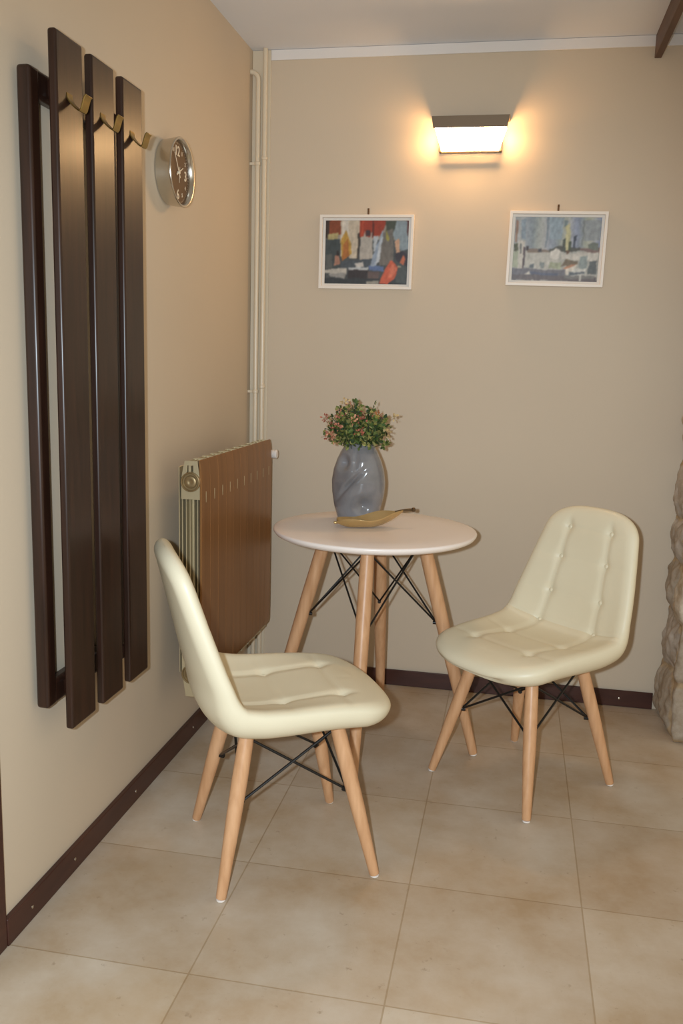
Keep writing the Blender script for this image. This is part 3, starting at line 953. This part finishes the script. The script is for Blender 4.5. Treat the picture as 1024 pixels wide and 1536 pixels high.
# ------------------------------------------------------------------ bouquet
def bouquet():
    rnd = random.Random(4)
    base = Vector((VX, VY, TZ+.235))
    t = thing('bouquet', base, 'bushy bouquet of small green leaves and pink blossoms in the grey vase', 'flowers')
    st = MB(base); lf = MB(base); bl = MB(base); lc, bc = [], []
    greens = [(62,84,46),(84,104,52),(112,124,62),(140,142,76),(52,72,44),(156,152,92),(98,112,60)]
    pinks = [(176,104,84),(196,130,108),(160,84,70),(206,152,120),(184,120,74),(206,180,130)]
    def leaf(mb, cl, p, d, ln, wd, c):
        d = d.normalized(); s = d.cross(Vector((rnd.uniform(-1,1), rnd.uniform(-1,1), rnd.uniform(-1,1)))).normalized(); n = d.cross(s)
        vs = [p, p+d*ln*.3+s*wd*.8+n*wd*.2, p+d*ln*.7+s*wd*.9+n*wd*.2, p+d*ln-n*wd*.3, p+d*ln*.7-s*wd*.9+n*wd*.2, p+d*ln*.3-s*wd*.8+n*wd*.2, p+d*ln*.5]
        mb.add(vs, [(0,1,6),(1,2,6),(2,3,6),(3,4,6),(4,5,6),(5,0,6)])
        k = rnd.uniform(.85, 1.12)
        cl += [srgb(*[min(255, q*k) for q in c])]*7
    tips = []
    for i in range(88):
        a = rnd.uniform(0, 2*PI); e = rnd.uniform(0, 1)**.6
        rr = .115*e
        tip = Vector((VX-.002+rr*math.cos(a)*1.04, VY+rr*math.sin(a)*.9, TZ+.414-.10*e**2.2+rnd.uniform(-.06, .012)))
        # a shallow notch in the crown's middle
        if abs(tip.x-VX-.012) < .03: tip.z -= .02
        tips.append(tip)
        s0 = Vector((VX+rnd.uniform(-.025,.025), VY+rnd.uniform(-.025,.025), TZ+.20))
        mid = s0.lerp(tip, .5)+Vector((0, 0, .035*e)); mid.x = s0.x+(tip.x-s0.x)*.35; mid.y = s0.y+(tip.y-s0.y)*.35
        mid.x = min(max(mid.x, VX-.036), VX+.036) if mid.z < TZ+.275 else mid.x
        pts = [s0]
        for q in range(1, 8):
            u = q/7; pts.append(s0*(1-u)**2+mid*2*u*(1-u)+tip*u*u)
        st.tube(pts, .0014, 5)
        for q in range(24):
            u = rnd.uniform(.52, 1.0)
            p = s0*(1-u)**2+mid*2*u*(1-u)+tip*u*u
            if p.z < TZ+.268: continue
            d = Vector((rnd.gauss(0,1), rnd.gauss(0,1), rnd.gauss(.35,.8)))
            p2 = p+d.normalized()*rnd.uniform(.002, .014)
            leaf(lf, lc, p2, d, rnd.uniform(.011, .021), rnd.uniform(.005, .008), greens[rnd.randrange(7)])
    heads = [Vector((VX-.118, VY-.02, TZ+.352)), Vector((VX-.052, VY-.03, TZ+.412)), Vector((VX+.118, VY-.02, TZ+.362)), Vector((VX+.01, VY-.088, TZ+.318)),
             Vector((VX-.09, VY-.05, TZ+.30)), Vector((VX+.075, VY-.06, TZ+.375))]
    heads += [rnd.choice(tips)+Vector((rnd.uniform(-.01,.01), rnd.uniform(-.01,.01), .006)) for _ in range(28)]
    for hd in heads:
        c = pinks[rnd.randrange(6)]
        for q in range(16):
            d = Vector((rnd.gauss(0,1), rnd.gauss(0,1), rnd.gauss(.3,1))).normalized()
            leaf(bl, bc, hd+d*rnd.uniform(.002, .016), d, rnd.uniform(.007, .012), rnd.uniform(.003, .005), c)
    st.build('stems', M_stem, t)
    o = lf.build('foliage', M_leaf, t, smooth=False); set_paint(o, lc)
    o = bl.build('blossoms', M_leaf, t, smooth=False); set_paint(o, bc)
bouquet()

# ------------------------------------------------------------------ leaf dish
def dish():
    A = Vector((.507, -.664, 0)); B = Vector((.722, -.582, 0))
    ax = (B-A); ln = ax.length; ax.normalize(); sd = Vector((-ax.y, ax.x, 0))
    o = (A+B)/2; o.z = TZ
    t = thing('leaf_dish', o, 'gilded leaf-shaped dish lying in front of the vase', 'dish')
    n, m = 48, 20
    def P(s, u, dz):
        wv = .056*math.sin(PI*min(1, max(0, s))**.85)**.8
        edge = .027 + .030*s**1.6 + .005*math.sin(s*9+ (1 if u > 0 else 0)*1.6)
        mid = .0015 + .016*max(0, 1-s/.25)**2 + .055*max(0, (s-.45)/.55)**2
        z = mid + (edge-mid)*abs(u)**1.8 if edge > mid else mid
        return A + ax*ln*s + sd*u*wv + Vector((0,0,TZ+z+dz))
    b = MB(o); vs, fs = [], []
    for dz in (.0025, 0):
        for i in range(n+1):
            for k in range(m+1): vs.append(P(i/n, -1+2*k/m, dz))
    off = (n+1)*(m+1)
    for i in range(n):
        for k in range(m):
            a = i*(m+1)+k
            fs.append((a, a+1, a+m+2, a+m+1)); fs.append((off+a, off+a+m+1, off+a+m+2, off+a+1))
    for i in range(n):
        for k in (0, m):
            a = i*(m+1)+k; fs.append((a, a+m+1, off+a+m+1, off+a))
    b.add(vs, fs); d = b.build('bowl', M_gold, t, angle=80)
    weld(d, .0004)
    s = MB(o); e = P(1, 0, .001); s0 = P(0, 0, .001)
    s.tube([e-ax*.030-Vector((0,0,.004)), e-ax*.012, e+ax*.008+Vector((0,0,.003)), e+ax*.022+Vector((0,0,.0045)), e+ax*.03+Vector((0,0,.003))], .0042, 10)
    s.lathe(e+ax*.026+Vector((0,0,.004)), ax, [(0, .004), (.004, .0075), (.011, .0075), (.014, .004)], 12)
    s.build('stem', mat('dark_bronze', srgb(96,78,56), .35, .7), t)
    s = MB(o); s.lathe(s0-ax*.010, ax, [(0, .003), (.004, .005), (.012, .004)], 10); s.build('leaf_tip', M_gold, t)
dish()

# ------------------------------------------------------------------ camera and light
p = dict(F=1329.789, c=Vector((1.07052587, -3.52995230, 1.33623812)))
r = Vector((.98100786, .19213876, .0265759)); u = Vector((-.05824402, .1611066, .98521688)); f = Vector((-.18501679, .96805339, -.16923777))
cd = bpy.data.cameras.new('camera'); cam = bpy.data.objects.new('camera', cd); COL.objects.link(cam)
m3 = Matrix((r, u, -f)).transposed()
cam.matrix_world = Matrix.Translation(p['c']) @ m3.to_4x4()
cd.sensor_fit = 'VERTICAL'; cd.sensor_height = 36; cd.lens = p['F']/1536*36; cd.clip_start = .01
S.camera = cam

ld = bpy.data.lights.new('camera_flash', 'SPOT'); ld.energy = 200; ld.color = (.74, .88, 1.0)
ld.spot_size = math.radians(93); ld.spot_blend = .7; ld.shadow_soft_size = .018
fl = bpy.data.objects.new('camera_flash', ld); COL.objects.link(fl)
fl.matrix_world = Matrix.Translation(p['c']-r*.085+u*.03-f*.02) @ (m3 @ Matrix.Rotation(math.radians(-5), 3, 'X') @ Matrix.Rotation(math.radians(4), 3, 'Y')).to_4x4()

W = bpy.data.worlds.new('world'); S.world = W; W.use_nodes = True
bg = W.node_tree.nodes['Background']; bg.inputs['Color'].default_value = (1.0, .83, .58, 1); bg.inputs['Strength'].default_value = .68

vs = S.view_settings
vs.view_transform = 'Standard'; vs.look = 'None'; vs.gamma = 1; vs.use_curve_mapping = False; vs.exposure = 0
